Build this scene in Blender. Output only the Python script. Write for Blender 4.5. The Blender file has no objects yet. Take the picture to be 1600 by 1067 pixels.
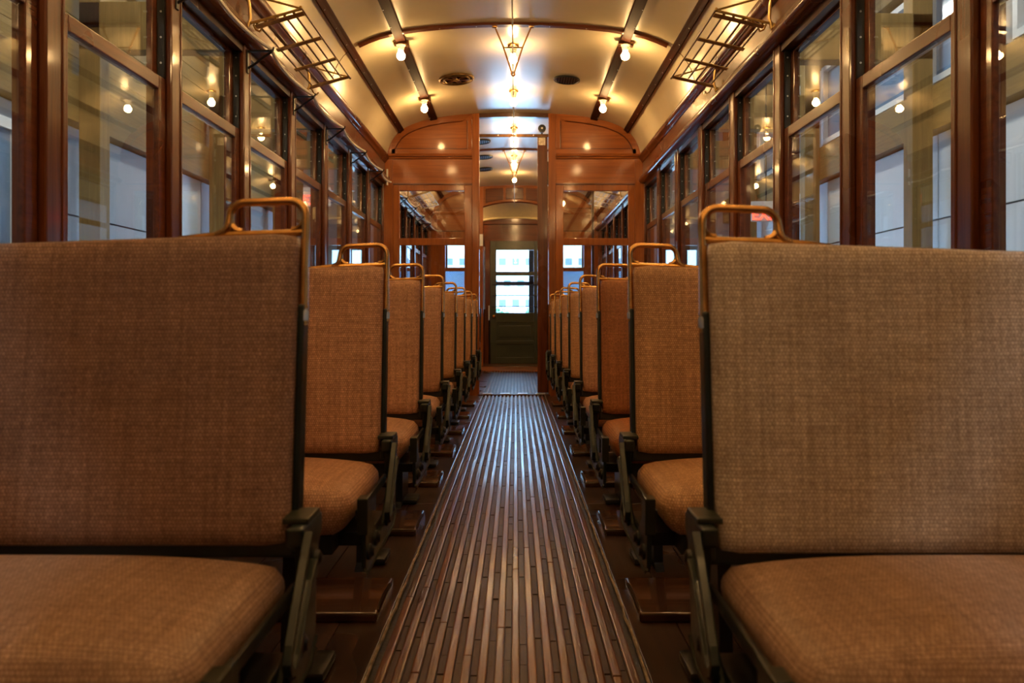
import bpy, bmesh, math, random
import numpy as np
from mathutils import Vector, Matrix
random.seed(7)
SC = bpy.context.scene
COL = SC.collection
PI = math.pi

# ------------------------------------------------------------------ camera, sky, exposure
cam_d = bpy.data.cameras.new('camera')
cam = bpy.data.objects.new('camera', cam_d)
COL.objects.link(cam)
cam.location = (0.02, 0.0, 0.816)
cam.rotation_euler = (PI / 2, 0, 0)
cam_d.sensor_width = 36.0
cam_d.lens = 36.0 * 1225.0 / 1600.0
cam_d.shift_x = -6.0 / 1600.0
cam_d.shift_y = -40.5 / 1600.0
cam_d.clip_start = 0.02
cam_d.clip_end = 400
cam_d.dof.use_dof = True
cam_d.dof.focus_distance = 3.6
cam_d.dof.aperture_fstop = 5.0
SC.camera = cam

W = bpy.data.worlds.new('sky')
SC.world = W
W.use_nodes = True
bg = W.node_tree.nodes['Background']
bg.inputs['Color'].default_value = (0.36, 0.63, 1.0, 1)
bg.inputs['Strength'].default_value = 6.0

SC.view_settings.view_transform = 'Standard'
SC.view_settings.look = 'None'
SC.view_settings.gamma = 1.0
SC.view_settings.use_curve_mapping = False
SC.view_settings.exposure = 1.27
SC.cycles.transparent_max_bounces = 24
SC.cycles.max_bounces = 10
BULB = 85.0            # radiance of the car's bulbs

# ------------------------------------------------------------------ materials
def newmat(name):
    m = bpy.data.materials.new(name)
    m.use_nodes = True
    nt = m.node_tree
    return m, nt, nt.nodes['Principled BSDF'], nt.nodes['Material Output']

def N(nt, t, **kw):
    n = nt.nodes.new(t)
    for k, v in kw.items():
        if k in n.inputs:
            n.inputs[k].default_value = v
        else:
            setattr(n, k, v)
    return n

def L(nt, a, b):
    nt.links.new(a, b)

def ramp(nt, fac, stops):
    r = nt.nodes.new('ShaderNodeValToRGB')
    el = r.color_ramp.elements
    while len(el) < len(stops):
        el.new(0.5)
    for e, (p, c) in zip(el, stops):
        e.position = p
        e.color = (*c, 1)
    L(nt, fac, r.inputs['Fac'])
    return r.outputs['Color']

def mul(nt, a, b, fac=1.0):
    m = nt.nodes.new('ShaderNodeMix')
    m.data_type = 'RGBA'
    m.blend_type = 'MULTIPLY'
    m.inputs['Factor'].default_value = fac
    L(nt, a, m.inputs['A'])
    L(nt, b, m.inputs['B'])
    return m.outputs['Result']

def wood(name, c1, c2, axis, rough=0.3, coat=0.6, vary=0.25, bump=0.08, rng=0.12, spec=0.4):
    m, nt, b, out = newmat(name)
    tc = N(nt, 'ShaderNodeTexCoord')
    oi = N(nt, 'ShaderNodeObjectInfo')
    add = N(nt, 'ShaderNodeVectorMath', operation='ADD')
    L(nt, tc.outputs['Object'], add.inputs[0])
    sc = N(nt, 'ShaderNodeVectorMath', operation='SCALE')
    sc.inputs[0].default_value = (7.0, 5.0, 9.0)
    L(nt, oi.outputs['Random'], sc.inputs['Scale'])
    L(nt, sc.outputs[0], add.inputs[1])
    mp = N(nt, 'ShaderNodeMapping')
    s = [38.0, 38.0, 38.0]
    s['xyz'.index(axis)] = 1.6
    mp.inputs['Scale'].default_value = s
    L(nt, add.outputs[0], mp.inputs['Vector'])
    n1 = N(nt, 'ShaderNodeTexNoise', Scale=1.0, Detail=6.0, Roughness=0.65, Distortion=0.6)
    L(nt, mp.outputs[0], n1.inputs['Vector'])
    col = ramp(nt, n1.outputs['Fac'], [(0.28, c1), (0.72, c2)])
    # board to board variation and slow patches
    n2 = N(nt, 'ShaderNodeTexNoise', Scale=2.2, Detail=2.0)
    L(nt, add.outputs[0], n2.inputs['Vector'])
    v1 = ramp(nt, n2.outputs['Fac'], [(0.3, (1 - vary,) * 3), (0.7, (1.0,) * 3)])
    v2 = ramp(nt, oi.outputs['Random'], [(0.0, (1 - rng,) * 3), (1.0, (1 + rng,) * 3)])
    col = mul(nt, mul(nt, col, v1), v2)
    L(nt, col, b.inputs['Base Color'])
    r = N(nt, 'ShaderNodeMapRange')
    r.inputs['To Min'].default_value = rough * 0.75
    r.inputs['To Max'].default_value = rough * 1.35
    L(nt, n2.outputs['Fac'], r.inputs['Value'])
    L(nt, r.outputs[0], b.inputs['Roughness'])
    b.inputs['Specular IOR Level'].default_value = spec
    b.inputs['Coat Weight'].default_value = coat
    b.inputs['Coat Roughness'].default_value = rough * 0.3
    bp = N(nt, 'ShaderNodeBump', Strength=bump, Distance=0.01)
    L(nt, n1.outputs['Fac'], bp.inputs['Height'])
    L(nt, bp.outputs[0], b.inputs['Normal'])
    if bump > .3:
        L(nt, bp.outputs[0], b.inputs['Coat Normal'])
    return m

def plain(name, c, rough=0.5, metal=0.0, coat=0.0, noise=0.0, nscale=20.0, bump=0.0):
    m, nt, b, out = newmat(name)
    b.inputs['Base Color'].default_value = (*c, 1)
    b.inputs['Roughness'].default_value = rough
    b.inputs['Metallic'].default_value = metal
    b.inputs['Coat Weight'].default_value = coat
    b.inputs['Coat Roughness'].default_value = 0.12
    if noise or bump:
        tc = N(nt, 'ShaderNodeTexCoord')
        n = N(nt, 'ShaderNodeTexNoise', Scale=nscale, Detail=4.0)
        L(nt, tc.outputs['Object'], n.inputs['Vector'])
        L(nt, ramp(nt, n.outputs['Fac'], [(0.3, tuple(x * (1 - noise) for x in c)), (0.7, tuple(min(1, x * (1 + noise)) for x in c))]), b.inputs['Base Color'])
        if bump:
            bp = N(nt, 'ShaderNodeBump', Strength=bump, Distance=0.01)
            L(nt, n.outputs['Fac'], bp.inputs['Height'])
            L(nt, bp.outputs[0], b.inputs['Normal'])
    return m

def emit(name, c, s):
    m, nt, b, out = newmat(name)
    b.inputs['Base Color'].default_value = (*c, 1)
    b.inputs['Emission Color'].default_value = (*c, 1)
    b.inputs['Emission Strength'].default_value = s
    return m

def glass(name, tint=(0.93, 0.95, 0.94), lo=0.043, rough=0.0):
    m = bpy.data.materials.new(name)
    m.use_nodes = True
    nt = m.node_tree
    nt.nodes.clear()
    out = N(nt, 'ShaderNodeOutputMaterial')
    tr = N(nt, 'ShaderNodeBsdfTransparent', Color=(*tint, 1))
    gl = N(nt, 'ShaderNodeBsdfGlossy', Roughness=rough, Color=(1, 1, 1, 1))
    lw = N(nt, 'ShaderNodeLayerWeight', Blend=0.5)
    pw_ = N(nt, 'ShaderNodeMath', operation='POWER')
    pw_.inputs[1].default_value = 5.0
    L(nt, lw.outputs['Facing'], pw_.inputs[0])
    r = N(nt, 'ShaderNodeMapRange')
    r.inputs['From Min'].default_value = 0.0
    r.inputs['From Max'].default_value = 1.0
    r.inputs['To Min'].default_value = lo
    r.inputs['To Max'].default_value = 1.0
    L(nt, pw_.outputs[0], r.inputs['Value'])
    mx = N(nt, 'ShaderNodeMixShader')
    L(nt, r.outputs[0], mx.inputs[0])
    L(nt, tr.outputs[0], mx.inputs[1])
    L(nt, gl.outputs[0], mx.inputs[2])
    L(nt, mx.outputs[0], out.inputs['Surface'])
    return m

def pebble_glass(name):
    m = bpy.data.materials.new(name)
    m.use_nodes = True
    nt = m.node_tree
    nt.nodes.clear()
    out = N(nt, 'ShaderNodeOutputMaterial')
    tc = N(nt, 'ShaderNodeTexCoord')
    br = N(nt, 'ShaderNodeTexBrick', Scale=1.0)
    br.inputs['Brick Width'].default_value = 0.036
    br.inputs['Row Height'].default_value = 0.018
    br.inputs['Mortar Size'].default_value = 0.003
    br.inputs['Color1'].default_value = (0.80, 0.90, 1, 1)
    br.inputs['Color2'].default_value = (0.70, 0.82, 0.95, 1)
    br.inputs['Mortar'].default_value = (0.35, 0.45, 0.6, 1)
    mp = N(nt, 'ShaderNodeMapping')
    mp.inputs['Rotation'].default_value = (PI / 2, 0, 0)
    L(nt, tc.outputs['Object'], mp.inputs['Vector'])
    L(nt, mp.outputs[0], br.inputs['Vector'])
    tl = N(nt, 'ShaderNodeBsdfTranslucent')
    tr = N(nt, 'ShaderNodeBsdfTransparent')
    L(nt, br.outputs['Color'], tl.inputs['Color'])
    L(nt, br.outputs['Color'], tr.inputs['Color'])
    mx = N(nt, 'ShaderNodeMixShader', Fac=0.03)
    L(nt, tl.outputs[0], mx.inputs[1])
    L(nt, tr.outputs[0], mx.inputs[2])
    L(nt, mx.outputs[0], out.inputs['Surface'])
    return m

def rattan(name, light, dark):
    m, nt, b, out = newmat(name)
    uv = N(nt, 'ShaderNodeUVMap')
    oi = N(nt, 'ShaderNodeObjectInfo')
    sp = N(nt, 'ShaderNodeTexNoise', Scale=55.0, Detail=2.0)      # slight waviness of the canes
    L(nt, uv.outputs[0], sp.inputs['Vector'])
    wv = N(nt, 'ShaderNodeVectorMath', operation='SCALE')
    wv.inputs['Scale'].default_value = 0.0025
    L(nt, sp.outputs['Color'], wv.inputs[0])
    ad = N(nt, 'ShaderNodeVectorMath', operation='ADD')
    L(nt, uv.outputs[0], ad.inputs[0])
    L(nt, wv.outputs[0], ad.inputs[1])
    br = N(nt, 'ShaderNodeTexBrick', Scale=1.0)
    br.offset = 0.5
    br.inputs['Brick Width'].default_value = 0.0056
    br.inputs['Row Height'].default_value = 0.0058
    br.inputs['Mortar Size'].default_value = 0.0009
    br.inputs['Mortar Smooth'].default_value = 0.6
    br.inputs['Color1'].default_value = (*light, 1)
    br.inputs['Color2'].default_value = (*[l * 0.5 + d * 0.5 for l, d in zip(light, dark)], 1)
    br.inputs['Mortar'].default_value = (*dark, 1)
    L(nt, ad.outputs[0], br.inputs['Vector'])
    col = br.outputs['Color']
    for sx, sy, lo in ((140.0, 5.0, 0.76), (9.0, 160.0, 0.80), (7.0, 5.0, 0.84), (230.0, 190.0, 0.72)):
        mp = N(nt, 'ShaderNodeMapping')
        mp.inputs['Scale'].default_value = (sx, sy, 1)
        L(nt, uv.outputs[0], mp.inputs['Vector'])
        ofs = N(nt, 'ShaderNodeVectorMath', operation='SCALE')
        ofs.inputs[0].default_value = (13.0, 31.0, 17.0)
        L(nt, oi.outputs['Random'], ofs.inputs['Scale'])
        L(nt, ofs.outputs[0], mp.inputs['Location'])
        n = N(nt, 'ShaderNodeTexNoise', Scale=1.0, Detail=3.0)
        L(nt, mp.outputs[0], n.inputs['Vector'])
        col = mul(nt, col, ramp(nt, n.outputs['Fac'], [(0.3, (lo, lo * 0.96, lo * 0.92)), (0.68, (1.04, 1.04, 1.04))]))
    L(nt, col, b.inputs['Base Color'])
    b.inputs['Roughness'].default_value = 0.5
    b.inputs['Coat Weight'].default_value = 0.06
    b.inputs['Coat Roughness'].default_value = 0.35
    bp = N(nt, 'ShaderNodeBump', Strength=0.6, Distance=0.002)
    inv = N(nt, 'ShaderNodeMath', operation='SUBTRACT')
    inv.inputs[0].default_value = 1.0
    L(nt, br.outputs['Fac'], inv.inputs[1])
    L(nt, inv.outputs[0], bp.inputs['Height'])
    L(nt, bp.outputs[0], b.inputs['Normal'])
    return m

MAH1, MAH2 = (0.066, 0.013, 0.004), (0.165, 0.042, 0.010)
AMB1, AMB2 = (0.22, 0.052, 0.008), (0.37, 0.108, 0.016)
M = {
    'mah_y': wood('mahogany lengthwise', MAH1, MAH2, 'y', 0.28, 0.55, spec=0.22),
    'mah_z': wood('mahogany upright', MAH1, MAH2, 'z', 0.28, 0.55, spec=0.22),
    'mah_x': wood('mahogany crosswise', MAH1, MAH2, 'x', 0.28, 0.55, spec=0.22),
    'amb_x': wood('amber wood crosswise', AMB1, AMB2, 'x', 0.34, 0.35, spec=0.2),
    'amb_z': wood('amber wood upright', AMB1, AMB2, 'z', 0.34, 0.35, spec=0.2),
    'strip': wood('dull ceiling strip', (0.030, 0.007, 0.003), (0.060, 0.015, 0.005), 'y', 0.6, 0.0, spec=0.06),
    'dark_z': wood('dark varnished wood', (0.035, 0.010, 0.004), (0.085, 0.024, 0.008), 'z', 0.3, 0.5),
    'dark_x': wood('dark varnished wood crosswise', (0.035, 0.010, 0.004), (0.085, 0.024, 0.008), 'x', 0.3, 0.5),
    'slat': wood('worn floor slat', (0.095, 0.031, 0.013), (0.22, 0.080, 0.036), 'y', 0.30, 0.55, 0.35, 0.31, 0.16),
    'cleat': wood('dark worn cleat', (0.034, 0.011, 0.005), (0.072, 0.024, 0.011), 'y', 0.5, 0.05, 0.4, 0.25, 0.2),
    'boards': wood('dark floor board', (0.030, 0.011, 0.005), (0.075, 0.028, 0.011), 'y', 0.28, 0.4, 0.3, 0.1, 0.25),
    'hatch': wood('floor hatch wood', (0.045, 0.015, 0.006), (0.11, 0.04, 0.014), 'x', 0.22, 0.6, 0.3, 0.1, 0.2),
    'timber_y': wood('pale glulam lengthwise', (0.20, 0.115, 0.028), (0.32, 0.20, 0.055), 'y', 0.6, 0.0),
    'timber_z': wood('pale glulam upright', (0.20, 0.115, 0.028), (0.32, 0.20, 0.055), 'z', 0.6, 0.0),
    'groove': plain('grimy groove', (0.020, 0.009, 0.005), 0.5, noise=0.5, nscale=40, bump=0.3),
    'cream': plain('cream enamel ceiling', (0.66, 0.57, 0.38), 0.26, coat=0.22, noise=0.05, nscale=3.0),
    'cream_flat': plain('cream painted vestibule', (0.78, 0.70, 0.44), 0.45, noise=0.05),
    'black': plain('black iron', (0.012, 0.012, 0.013), 0.35, 0.3, noise=0.3, bump=0.1),
    'green': plain('dark green enamel iron', (0.004, 0.010, 0.009), 0.34, 0.0, 0.10, noise=0.4, nscale=30, bump=0.15),
    'olive': plain('olive edge highlight', (0.014, 0.016, 0.008), 0.38, 0.1, noise=0.3),  # light caught by flange and plate edges, painted as olive
    'door_green': plain('olive green door paint', (0.030, 0.036, 0.016), 0.35, 0, 0.3, noise=0.15, nscale=8),
    'brass': plain('worn brass', (0.56, 0.30, 0.10), 0.26, 1.0, noise=0.25, nscale=25),
    'old_brass': plain('aged brass', (0.42, 0.27, 0.09), 0.36, 0.6, noise=0.3, nscale=30),
    'vent_brass': plain('dull brass', (0.22, 0.13, 0.05), 0.32, 0.9, noise=0.3),
    'bronze': plain('dark bronze', (0.10, 0.05, 0.022), 0.3, 0.9, noise=0.3),
    'steel': plain('steel', (0.55, 0.55, 0.56), 0.3, 1.0, noise=0.2),
    'galv': plain('galvanised plate', (0.42, 0.36, 0.30), 0.5, 0.8, noise=0.4, nscale=60),
    'porcelain': plain('white porcelain', (0.75, 0.70, 0.60), 0.25, 0, 0.5),
    'white': plain('white paint', (0.75, 0.75, 0.73), 0.5),
    'cable': plain('off white cable', (0.70, 0.66, 0.58), 0.45),
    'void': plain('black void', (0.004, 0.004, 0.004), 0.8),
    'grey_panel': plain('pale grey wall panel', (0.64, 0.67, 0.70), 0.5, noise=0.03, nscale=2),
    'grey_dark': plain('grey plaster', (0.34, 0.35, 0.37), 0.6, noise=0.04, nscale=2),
    'concrete': plain('concrete', (0.30, 0.30, 0.29), 0.5, noise=0.15, nscale=3),
    'hall_white': plain('white hall ceiling', (0.72, 0.74, 0.74), 0.7),
    'blue_pane': plain('blue grey glazing', (0.16, 0.24, 0.36), 0.08, 0, 0.5, noise=0.3, nscale=1.2),
    'facade': plain('white render', (0.55, 0.58, 0.60), 0.8, noise=0.03),
    'facade_pane': plain('dull window glass', (0.10, 0.14, 0.19), 0.3),
    'leaf': plain('tree leaves', (0.10, 0.22, 0.10), 0.6, noise=0.5, nscale=6),
    'edge': plain('worn pale edge', (0.32, 0.24, 0.17), 0.35, 0.2, noise=0.6, nscale=30, bump=0.3),
    'bulb': emit('glowing bulb', (1.0, 0.60, 0.235), BULB),
    'hall_panel': emit('hall light diffuser', (1.0, 0.98, 0.93), 19.0),
    'exit_red': emit('exit letters', (1.0, 0.06, 0.03), 3.0),
    'glass': glass('window glass'),
    'glass_b': glass('partition glass', (0.95, 0.95, 0.93), 0.06),
    'pebble': pebble_glass('patterned glass'),
}
RAT = {
    'tan': rattan('tan woven cane', (0.95, 0.56, 0.37), (0.48, 0.225, 0.125)),
    'brown': rattan('brown woven cane', (0.56, 0.35, 0.27), (0.24, 0.13, 0.095)),
    'grey': rattan('pale grey tan woven cane', (0.95, 0.86, 0.78), (0.50, 0.38, 0.31)),
    'orange': rattan('orange woven cane', (0.72, 0.29, 0.10), (0.34, 0.11, 0.035)),
    'dull': rattan('dull brown woven cane', (0.66, 0.44, 0.32), (0.34, 0.19, 0.125)),
    'gold': rattan('golden woven cane', (0.95, 0.58, 0.32), (0.48, 0.225, 0.10)),
}

# ------------------------------------------------------------------ mesh helpers
class MB:
    def __init__(s):
        s.v, s.f = [], []
    def add(s, v, f):
        o = len(s.v)
        s.v += [tuple(map(float, p)) for p in v]
        s.f += [tuple(i + o for i in q) for q in f]
        return s
    def box(s, x0, x1, y0, y1, z0, z1):
        x0, x1 = min(x0, x1), max(x0, x1)
        y0, y1 = min(y0, y1), max(y0, y1)
        z0, z1 = min(z0, z1), max(z0, z1)
        return s.add([(x0, y0, z0), (x1, y0, z0), (x1, y1, z0), (x0, y1, z0), (x0, y0, z1), (x1, y0, z1), (x1, y1, z1), (x0, y1, z1)],
                     [(0, 3, 2, 1), (4, 5, 6, 7), (0, 1, 5, 4), (1, 2, 6, 5), (2, 3, 7, 6), (3, 0, 4, 7)])
    def bar(s, a, b, w, h, up=(0, 0, 1)):
        a, b = Vector(a), Vector(b)
        d = (b - a).normalized()
        r = d.cross(Vector(up))
        if r.length < 1e-4:
            r = d.cross(Vector((1, 0, 0)))
        r.normalize()
        u = r.cross(d)
        q = [(-w / 2, -h / 2), (w / 2, -h / 2), (w / 2, h / 2), (-w / 2, h / 2)]
        v = [p + r * i + u * j for p in (a, b) for i, j in q]
        return s.add(v, [(3, 2, 1, 0), (4, 5, 6, 7), (0, 1, 5, 4), (1, 2, 6, 5), (2, 3, 7, 6), (3, 0, 4, 7)])
    def tube(s, pts, r, n=8, closed=False):
        pts = [Vector(p) for p in pts]
        rr = r if isinstance(r, (list, tuple)) else [r] * len(pts)
        v, f = [], []
        ref = None
        m = len(pts)
        for i, p in enumerate(pts):
            if closed:
                t = pts[(i + 1) % m] - pts[i - 1]
            else:
                t = pts[min(i + 1, m - 1)] - pts[max(i - 1, 0)]
            t.normalize()
            if ref is None:
                ref = Vector((0, 0, 1)) if abs(t.z) < 0.9 else Vector((1, 0, 0))
            a = t.cross(ref)
            if a.length < 1e-3:
                a = t.cross(Vector((0, 1, 0)))
            a.normalize()
            c = a.cross(t).normalized()
            ref = c
            for k in range(n):
                th = 2 * PI * k / n
                v.append(p + (a * math.cos(th) + c * math.sin(th)) * rr[i])
        for i in range(m if closed else m - 1):
            j = (i + 1) % m
            for k in range(n):
                l = (k + 1) % n
                f.append((i * n + k, i * n + l, j * n + l, j * n + k))
        if not closed:
            f.append(tuple(range(n))[::-1])
            f.append(tuple((m - 1) * n + k for k in range(n)))
        return s.add(v, f)
    def lathe(s, prof, c, n=16, axis='z'):
        v, f = [], []
        m = len(prof)
        for r, h in prof:
            for k in range(n):
                th = 2 * PI * k / n
                a, b = r * math.cos(th), r * math.sin(th)
                p = {'z': (a, b, h), 'x': (h, a, b), 'y': (b, h, a)}[axis]
                v.append((p[0] + c[0], p[1] + c[1], p[2] + c[2]))
        for i in range(m - 1):
            for k in range(n):
                l = (k + 1) % n
                f.append((i * n + k, i * n + l, (i + 1) * n + l, (i + 1) * n + k))
        f.append(tuple(range(n))[::-1])
        f.append(tuple((m - 1) * n + k for k in range(n)))
        return s.add(v, f)
    def prism(s, poly, axis, a0, a1):
        n = len(poly)
        def pt(p, a):
            return {'x': (a, p[0], p[1]), 'y': (p[0], a, p[1]), 'z': (p[0], p[1], a)}[axis]
        v = [pt(p, a0) for p in poly] + [pt(p, a1) for p in poly]
        f = [tuple(range(n)), tuple(range(2 * n - 1, n - 1, -1))]
        for i in range(n):
            j = (i + 1) % n
            f.append((i, i + n, j + n, j))
        return s.add(v, f)
    def strip(s, a, b, axis, a0, a1):
        """a closed band between two polylines a and b of the same length, extruded along axis"""
        return s.prism(list(a) + list(b)[::-1], axis, a0, a1)
    def rbox(s, c, d, r, n=(6, 4, 3), crown=0.0):
        """rounded block on a regular grid; crown bulges the top"""
        bm = bmesh.new()
        h = Vector(d) / 2
        idx = {}
        def vert(i, j, k):
            key = (i, j, k)
            if key not in idx:
                p = Vector((-1 + 2 * i / n[0], -1 + 2 * j / n[1], -1 + 2 * k / n[2]))
                q = Vector((p.x * h.x, p.y * h.y, p.z * h.z))
                inner = Vector([max(-(h[t] - r), min(h[t] - r, q[t])) for t in range(3)])
                e = q - inner
                if e.length > 1e-9:
                    m = max(abs(e[t]) for t in range(3))
                    q = inner + e.normalized() * min(r, r if m > r * 0.98 else m)
                if crown and p.z > 0:
                    q.z += crown * max(0, 1 - p.x ** 4) * max(0, 1 - p.y ** 4) * p.z
                idx[key] = len(idx)
                pts.append((q.x + c[0], q.y + c[1], q.z + c[2]))
            return idx[key]
        pts, f = [], []
        nx, ny, nz = n
        for i in range(nx):
            for j in range(ny):
                f.append((vert(i, j, 0), vert(i, j + 1, 0), vert(i + 1, j + 1, 0), vert(i + 1, j, 0)))
                f.append((vert(i, j, nz), vert(i + 1, j, nz), vert(i + 1, j + 1, nz), vert(i, j + 1, nz)))
        for i in range(nx):
            for k in range(nz):
                f.append((vert(i, 0, k), vert(i + 1, 0, k), vert(i + 1, 0, k + 1), vert(i, 0, k + 1)))
                f.append((vert(i, ny, k), vert(i, ny, k + 1), vert(i + 1, ny, k + 1), vert(i + 1, ny, k)))
        for j in range(ny):
            for k in range(nz):
                f.append((vert(0, j, k), vert(0, j, k + 1), vert(0, j + 1, k + 1), vert(0, j + 1, k)))
                f.append((vert(nx, j, k), vert(nx, j + 1, k), vert(nx, j + 1, k + 1), vert(nx, j, k + 1)))
        bm.free()
        return s.add(pts, f)
    def mesh(s, name, mat, smooth=False, bevel=0.0, seg=2, uv=False, angle=40):
        me = bpy.data.meshes.new(name)
        bm = bmesh.new()
        vs = [bm.verts.new(p) for p in s.v]
        for q in s.f:
            try:
                bm.faces.new([vs[i] for i in q])
            except ValueError:
                pass
        bmesh.ops.recalc_face_normals(bm, faces=bm.faces)
        if bevel:
            ed = [e for e in bm.edges if len(e.link_faces) == 2 and e.calc_face_angle(0) > 0.6]
            bmesh.ops.bevel(bm, geom=ed, offset=bevel, segments=seg, affect='EDGES', profile=0.6, clamp_overlap=True)
        if uv:
            lay = bm.loops.layers.uv.new('UVMap')
            bm.normal_update()
            for f in bm.faces:
                nn = f.normal
                a = max(range(3), key=lambda t: abs(nn[t]))
                for l in f.loops:
                    p = l.vert.co
                    l[lay].uv = ((p.y, p.z) if a == 0 else (p.x, p.z) if a == 1 else (p.x, p.y))
        for f in bm.faces:
            f.smooth = smooth
        if smooth:
            for e in bm.edges:
                if len(e.link_faces) == 2 and e.calc_face_angle(0) > math.radians(angle):
                    e.smooth = False
        bm.to_mesh(me)
        bm.free()
        me.materials.append(mat)
        return me

def link(name, data, parent=None, loc=None, rot=None):
    o = bpy.data.objects.new(name, data)
    COL.objects.link(o)
    if parent is not None:
        o.parent = parent
    if loc is not None:
        o.location = loc
    if rot is not None:
        o.rotation_euler = rot
    return o

def part(name, mb, mat, parent, label=None, kind=None, **kw):
    o = link(name, mb.mesh(name, mat, **kw), parent)
    if label:
        o['label'] = label
    if kind:
        o['kind'] = kind
    return o

def thing(name, label, cat, loc=(0, 0, 0), group=None, rot=None):
    o = link(name, None, None, loc, rot)
    o.empty_display_size = 0.1
    o['label'], o['category'] = label, cat
    if group:
        o['group'] = group
    return o

def struct(name, label, mb=None, mat=None, **kw):
    o = link(name, mb.mesh(name, mat, **kw) if mb else None)
    o['kind'] = 'structure'
    o['label'] = label
    return o

def kids(o):
    return [c for c in o.children]

def dup(root, loc, label, group=None):
    r = root.copy()
    COL.objects.link(r)
    r.location = loc
    r['label'] = label
    if group:
        r['group'] = group
    for ch in kids(root):
        c = ch.copy()
        COL.objects.link(c)
        c.parent = r
        for g in kids(ch):
            d = g.copy()
            COL.objects.link(d)
            d.parent = c
    return r

ORD = ['first', 'second', 'third', 'fourth', 'fifth', 'sixth', 'seventh', 'eighth', 'ninth', 'tenth', 'eleventh', 'twelfth', 'thirteenth', 'fourteenth', 'fifteenth']
SIDE = {-1: 'left', 1: 'right'}

# ------------------------------------------------------------------ ceiling profile
PX = [0, .18, .36, .53, .69, .85, .95, 1.03, 1.10, 1.16, 1.205, 1.24, 1.265, 1.283, 1.295, 1.30]
PZ = [2.888, 2.886, 2.879, 2.867, 2.850, 2.823, 2.799, 2.770, 2.738, 2.699, 2.655, 2.605, 2.555, 2.50, 2.455, 2.43]
def cz(x):
    return float(np.interp(abs(x), PX, PZ))
PROF = [(-x, z) for x, z in zip(PX[::-1], PZ[::-1])] + list(zip(PX[1:], PZ[1:]))
def offs(poly, d):
    """offset a polyline to its right/inward by d"""
    out = []
    for i, p in enumerate(poly):
        a = poly[max(i - 1, 0)]
        b = poly[min(i + 1, len(poly) - 1)]
        t = np.array(b) - np.array(a)
        t = t / np.linalg.norm(t)
        out.append((p[0] + t[1] * d, p[1] - t[0] * d))
    return out
WX = 1.327          # inner face of the window posts
YB = 8.0            # partition
YE = 12.45          # end bulkhead
Y0 = -4.4           # wall behind the camera

# ------------------------------------------------------------------ ceiling
mb = MB()
mb.strip(PROF, offs(PROF, -0.03), 'y', Y0, YE)
ceil = struct('ceiling', 'glossy cream barrel ceiling with rounded coves over the aisle', mb, M['cream'], smooth=True, angle=60)
def ceil_strip(x, w, t, y0, y1, mat, name):
    a = [(x - w / 2, cz(x - w / 2) + .004), (x, cz(x) + .004), (x + w / 2, cz(x + w / 2) + .004)]
    b = offs(a, t)
    b[0] = (b[0][0] + .004, b[0][1])
    b[2] = (b[2][0] - .004, b[2][1])
    m = MB()
    m.strip(a, b, 'y', y0, y1)
    return part(name, m, mat, ceil, bevel=0.003)
screws = MB()
for y0, y1 in ((Y0, YB), (YB + .06, YE)):
    for s in (-1, 1):
        ceil_strip(s * .82, .078, .024, y0, y1, M['strip'], 'lamp_strip')
        ceil_strip(s * 1.15, .048, .020, y0, y1, M['strip'], 'cove_strip')
        y = y0 + .2
        while y < y1:
            for x, dx in ((.82, .025), (1.15, 0)):
                screws.lathe([(.0055, 0), (.004, -.004)], (s * (x + dx), y, cz(x + dx) - .020), 6)
            y += .31
for yr in (1.37, 5.56, 9.75):
    inner = [p for p in PROF if abs(p[0]) <= 1.14]
    m = MB()
    m.strip([(p[0], p[1] + .004) for p in inner], offs(inner, .018), 'y', yr - .024, yr + .024)
    part('roof_rib', m, M['mah_x'], ceil, smooth=True, angle=40)
    for s in (-1, 1):
        cv = [(x, z) for x, z in zip(PX, PZ) if x > 1.10]
        m = MB()
        m.tube([(s * x, yr, z - .001) for x, z in cv], .0025, 5)
        part('panel_seam', m, M['mah_x'], ceil)
    for k in range(-3, 4):
        if k:
            screws.lathe([(.006, 0), (.004, -.004)], (k * .26, yr, cz(k * .26) - .016), 6)
part('screw', screws, M['steel'], ceil, kind='stuff')

# ------------------------------------------------------------------ floor
floor = struct('floor', 'dark wooden streetcar floor with slatted aisle and raised hatch boards', MB().box(-1.40, 1.40, Y0, 13.3, -.06, -.012), M['groove'])
pw = .125
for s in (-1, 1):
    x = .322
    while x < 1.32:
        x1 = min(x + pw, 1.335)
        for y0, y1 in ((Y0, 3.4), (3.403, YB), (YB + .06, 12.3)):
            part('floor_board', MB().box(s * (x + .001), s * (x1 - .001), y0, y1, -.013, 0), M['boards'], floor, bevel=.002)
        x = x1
NS = 16
HW = .306
sp = 2 * HW / NS
for i in range(NS):
    xc = -HW + sp * (i + .5)
    j1, j2 = 2.15 + random.uniform(-.5, 1.4), 4.9 + random.uniform(-.6, .8)
    for y0, y1 in ((Y0, j1), (j1 + .003, j2), (j2 + .003, YB - .02)):
        h = .004 + random.uniform(-.0008, .0012)
        part('slat', MB().box(xc - .0105, xc + .0105, y0, y1, -.013, h), M['slat'], floor, bevel=.004)
    part('slat', MB().box(xc - .0105, xc + .0105, YB + .09, 11.45, -.013, .004), M['slat'], floor, bevel=.004)
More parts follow.
